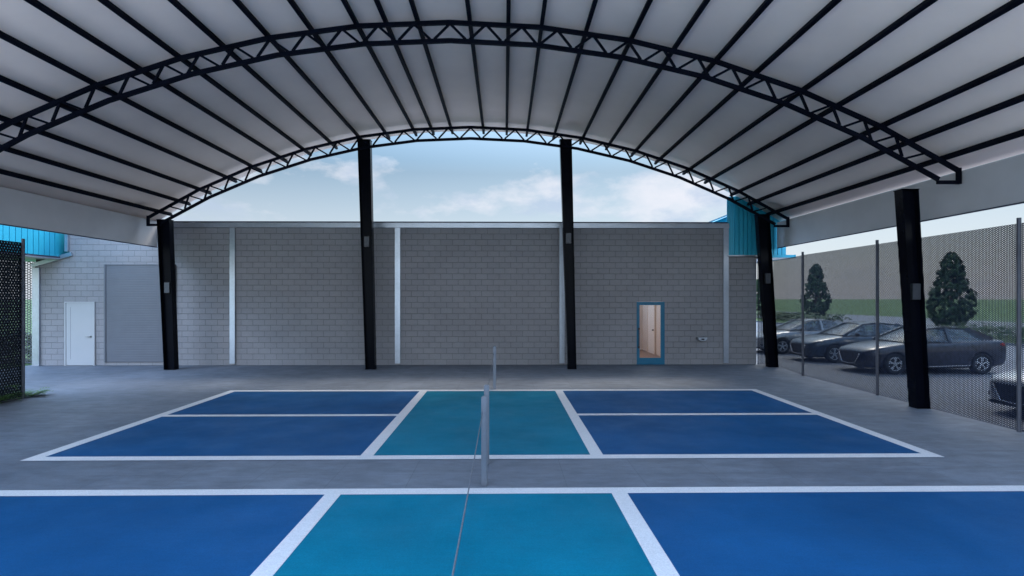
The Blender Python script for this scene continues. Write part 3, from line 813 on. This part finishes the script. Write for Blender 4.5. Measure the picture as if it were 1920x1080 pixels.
def conifer(loc, H, W, label, seed, lean=0.0):
    rng = random.Random(seed)
    t = empty("conifer_tree", loc); tag(t, label, "tree", "conifers along the far side of the car park")
    prof = [(0, .50), (.10, .80), (.25, 1.0), (.40, .93), (.52, .76), (.64, .62), (.76, .46), (.86, .40), (.94, .27), (1, .04)]
    def r_at(f):
        for (a, ra), (b, rb) in zip(prof, prof[1:]):
            if a <= f <= b: return ra + (rb - ra) * (f - a) / (b - a)
        return 0.05
    z0 = .06; pn = []
    lumps = [(rng.uniform(0, 6.28), rng.uniform(0, 1), rng.uniform(.15, .4), rng.uniform(-.16, .22)) for _ in range(46)]
    for _ in range(330):
        f = rng.random() ** 1.1; a = rng.uniform(0, 6.283)
        rr = W / 2 * r_at(f) * rng.choice((.55, .78, .88, .95, 1.0, 1.06))
        c = Vector((math.cos(a) * rr + lean * f, math.sin(a) * rr, z0 + (H - z0) * f))
        cr = rng.uniform(.16, .36) * (.55 + .45 * r_at(f))
        out = Vector((math.cos(a), math.sin(a), .7)).normalized()
        for _ in range(30):
            d = Vector((rng.gauss(0, 1), rng.gauss(0, 1), rng.gauss(0, 1))).normalized()
            p = c + d * cr * rng.uniform(.4, 1.0) + out * rng.uniform(0, .12)
            pn.append((p, (d + out).normalized()))
    leaves("crown", pn, .15, "conifer", t, rng)
    MB().tube([(0, 0, -.05), (0, 0, H * .4), (lean * .8, 0, H * .85)], [.15, .10, .03], 8).build("trunk", "bark", t)
    return t
conifer((38.45, 47, 0), 6.15, 3.1, "large broad conifer standing behind the roof of the navy car", 1)
conifer((35.75, 63, 0), 6.15, 2.7, "smaller conifer beside the slim fence post, above the grey and slate cars", 2, .05)
conifer((43.9, 95, 0), 5.6, 3.2, "distant conifer half hidden between the building corner and the far steel post", 3)

def hedge(name, x0, x1, y0, y1, h, label, seed, dens=52, size=.15):
    rng = random.Random(seed)
    o = Vector(((x0 + x1) / 2, (y0 + y1) / 2, 0))
    pn = []; n = int((x1 - x0) * (y1 - y0) * dens)
    for _ in range(n):
        x, y = rng.uniform(x0, x1), rng.uniform(y0, y1)
        ed = min(x - x0, x1 - x, y - y0, y1 - y)
        hh = h * (.75 + .25 * math.sin(x * 2.1 + y * 1.3) * math.sin(y * .9 + 1)) * min(1, .45 + ed * 1.2)
        z = hh * (1 - rng.random() ** 2 * .8)
        pn.append((Vector((x - o.x, y - o.y, z)), Vector((0, -.2, 1))))
    t = leaves(name, pn, size, "hedge", None, rng); t.location = o
    return tag(t, label, "hedge")
hedge("low_hedge", 25.6, 29.6, 12, 33.5, .95, "low dark hedge behind the tail of the navy car at the right edge", 11)
hedge("low_hedge", 29.5, 33.0, 52, 74, .9, "small low hedge seen far off above the bonnet of the grey car", 12, 40, .2)
hedge("dark_hedge", -21.5, -16.9, 20.5, 22.0, 1.05, "dark hedge behind the wire fence left of the building corner", 13, 260, .12)

def fern(loc, label, seed, n=22, ln=.5):
    rng = random.Random(seed)
    t = empty("fern_plant", loc); tag(t, label, "plant", "ferns at the foot of the dark fence")
    mb = MB()
    for i in range(n):
        a = rng.uniform(0, 6.283); l_ = ln * rng.uniform(.55, 1.1); rise = rng.uniform(.25, .8)
        d = Vector((math.cos(a), math.sin(a), 0)); sd = Vector((-d.y, d.x, 0))
        prev = None; K = 7
        for k in range(K + 1):
            f = k / K
            c = d * (l_ * f) + Vector((0, 0, l_ * (rise * f * 1.5 - .75 * rise * f * f - .25 * f * f)))
            if k and k < K:
                wl = .17 * l_ / .5 * math.sin(math.pi * (.15 + .85 * f)) + .012
                for s in (-1, 1):
                    tip = c + sd * s * wl + d * wl * .7 + Vector((0, 0, .01))
                    mb.add([c - d * .022, c + d * .022, tip], [(0, 1, 2)])
            if prev is not None: mb.add([prev - sd * .004, prev + sd * .004, c + sd * .003, c - sd * .003], [(0, 1, 2, 3)])
            prev = c
    o = mesh_obj("fronds", mb.v, mb.f, "fern", t)
    return t
fern((-11.25, 13.32, 0), "bright green fern sticking out past the end post of the dark fence", 21, 26, .40)
fern((-11.42, 12.35, 0), "low yellow green fern lit at the base inside the dark fence", 22, 34, .5)
fern((-11.75, 13.0, 0), "taller dark fern behind the fence netting", 23, 34, .85)
fern((-11.85, 12.0, 0), "dark fern behind the netting at the left edge of the picture", 24, 34, .8)

# ------------------------------------------------------------------ sky, sun, camera
SUN_EL, SUN_AZ = R(52), R(28)              # azimuth measured from +Y towards +X: behind the building, a little to the right
w = bpy.data.worlds.new("World"); scn.world = w; w.use_nodes = True; nt = w.node_tree
bg = nt.nodes["Background"]
sky = N(nt, "ShaderNodeTexSky", sky_type="NISHITA"); sky.sun_disc = False
sky.sun_elevation = SUN_EL; sky.sun_rotation = SUN_AZ; sky.air_density = 1.0; sky.dust_density = 1.2; sky.ozone_density = 1.3
tc = N(nt, "ShaderNodeTexCoord"); sp = N(nt, "ShaderNodeSeparateXYZ"); L(nt, tc.outputs["Generated"], sp.inputs[0])
den = math_n(nt, "MAXIMUM", math_n(nt, "ADD", sp.outputs[2], 0.13), 0.02)
cb = N(nt, "ShaderNodeCombineXYZ")
L(nt, math_n(nt, "DIVIDE", sp.outputs[0], den), cb.inputs[0]); L(nt, math_n(nt, "DIVIDE", sp.outputs[1], den), cb.inputs[1])
mpc = N(nt, "ShaderNodeMapping"); mpc.inputs["Scale"].default_value = (1, 1, 2.1); mpc.inputs["Location"].default_value = (0.35, 0.1, 0.2)
L(nt, tc.outputs["Generated"], mpc.inputs["Vector"]); cv = mpc.outputs[0]
c1 = noise(nt, cv, 5.2, 9, 0.58); c2 = noise(nt, cv, 1.7, 3, 0.5)
cf = math_n(nt, "ADD", math_n(nt, "MULTIPLY", c1, 0.62), math_n(nt, "MULTIPLY", c2, 0.38))
# a cloud bank low in the sky above the right half of the building
def bank(dx, dz, rx, rz, amp):
    ex = math_n(nt, "POWER", math_n(nt, "DIVIDE", math_n(nt, "SUBTRACT", math_n(nt, "DIVIDE", sp.outputs[0], math_n(nt, "MAXIMUM", sp.outputs[1], 0.05)), dx), rx), 2.0)
    ez = math_n(nt, "POWER", math_n(nt, "DIVIDE", math_n(nt, "SUBTRACT", sp.outputs[2], dz), rz), 2.0)
    return math_n(nt, "MULTIPLY", math_n(nt, "POWER", 2.718, math_n(nt, "MULTIPLY", math_n(nt, "ADD", ex, ez), -1.0)), amp)
cf = math_n(nt, "ADD", cf, math_n(nt, "ADD", bank(0.27, 0.19, 0.20, 0.060, 0.115), math_n(nt, "ADD", bank(-0.28, 0.22, 0.10, 0.05, 0.06), bank(0.05, 0.155, 0.14, 0.022, 0.06))))
mask = ramp(nt, cf, [(0.535, 0.0), (0.60, 0.55), (0.70, 0.95)])
shade = ramp(nt, math_n(nt, "ADD", noise(nt, cv, 6.5, 7, 0.6), math_n(nt, "MULTIPLY", sp.outputs[2], 0.55)), [(0.50, (5.4, 6.5, 8.1)), (0.64, (9.0, 9.15, 9.5))])
hz = ramp(nt, sp.outputs[2], [(0.0, 1.0), (0.11, 0.68), (0.24, 0.0)])
skyc = mixc(nt, math_n(nt, "MULTIPLY", hz, 0.85), mixc(nt, 1.0, sky.outputs["Color"], (0.82, 0.94, 0.88), "MULTIPLY"), (7.9, 8.6, 9.4))
allc = mixc(nt, mask, skyc, shade)
# brightness of the sky dome: dimmer along the far horizon, with unseen boosts added overhead, behind and to both sides as fill light
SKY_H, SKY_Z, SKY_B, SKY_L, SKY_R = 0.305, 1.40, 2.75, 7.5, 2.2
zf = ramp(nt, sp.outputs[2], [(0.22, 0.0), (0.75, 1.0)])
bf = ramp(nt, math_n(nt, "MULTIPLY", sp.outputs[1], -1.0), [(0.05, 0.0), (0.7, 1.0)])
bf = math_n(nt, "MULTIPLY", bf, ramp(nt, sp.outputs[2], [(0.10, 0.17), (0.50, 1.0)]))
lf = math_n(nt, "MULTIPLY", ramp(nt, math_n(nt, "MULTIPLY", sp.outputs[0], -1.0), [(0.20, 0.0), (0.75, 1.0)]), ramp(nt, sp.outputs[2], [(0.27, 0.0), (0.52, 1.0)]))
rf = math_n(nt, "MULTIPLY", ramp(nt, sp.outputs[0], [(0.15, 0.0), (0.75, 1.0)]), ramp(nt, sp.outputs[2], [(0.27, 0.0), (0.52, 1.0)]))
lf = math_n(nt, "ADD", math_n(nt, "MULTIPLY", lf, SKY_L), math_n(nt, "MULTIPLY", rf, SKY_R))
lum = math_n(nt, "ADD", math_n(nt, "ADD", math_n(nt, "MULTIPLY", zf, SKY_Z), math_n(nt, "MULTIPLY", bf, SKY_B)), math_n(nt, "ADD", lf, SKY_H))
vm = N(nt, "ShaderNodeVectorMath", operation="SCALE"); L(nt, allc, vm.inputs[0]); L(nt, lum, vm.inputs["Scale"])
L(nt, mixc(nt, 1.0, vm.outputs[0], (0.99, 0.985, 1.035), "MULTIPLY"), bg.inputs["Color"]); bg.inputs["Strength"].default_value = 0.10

sun = bpy.data.lights.new("sun", "SUN"); sun.energy = 0.6; sun.angle = R(14); sun.color = (1, 0.95, 0.88)
so = bpy.data.objects.new("sun", sun); COL.objects.link(so)
dirv = Vector((math.sin(SUN_AZ) * math.cos(SUN_EL), math.cos(SUN_AZ) * math.cos(SUN_EL), math.sin(SUN_EL)))
so.rotation_euler = (-dirv).to_track_quat("-Z", "Y").to_euler(); so.location = dirv * 50

cam = bpy.data.cameras.new("camera"); co = bpy.data.objects.new("camera", cam); COL.objects.link(co)
co.location = (0, 0, 2.33); co.rotation_euler = (R(90), 0, -0.0139)
cam.sensor_width = 36; cam.lens = 1036 / 1920 * 36; cam.shift_y = 20 / 1920; cam.clip_end = 4000; cam.clip_start = 0.05
scn.camera = co
vs_ = scn.view_settings
vs_.view_transform = "Standard"; vs_.look = "None"; vs_.gamma = 1; vs_.exposure = 1.72
try: vs_.use_curve_mapping = False
except Exception: pass
scn.cycles.max_bounces = 10; scn.cycles.diffuse_bounces = 6; scn.cycles.transparent_max_bounces = 16
scn.cycles.caustics_reflective = False; scn.cycles.caustics_refractive = False
scn.cycles.sample_clamp_indirect = 6
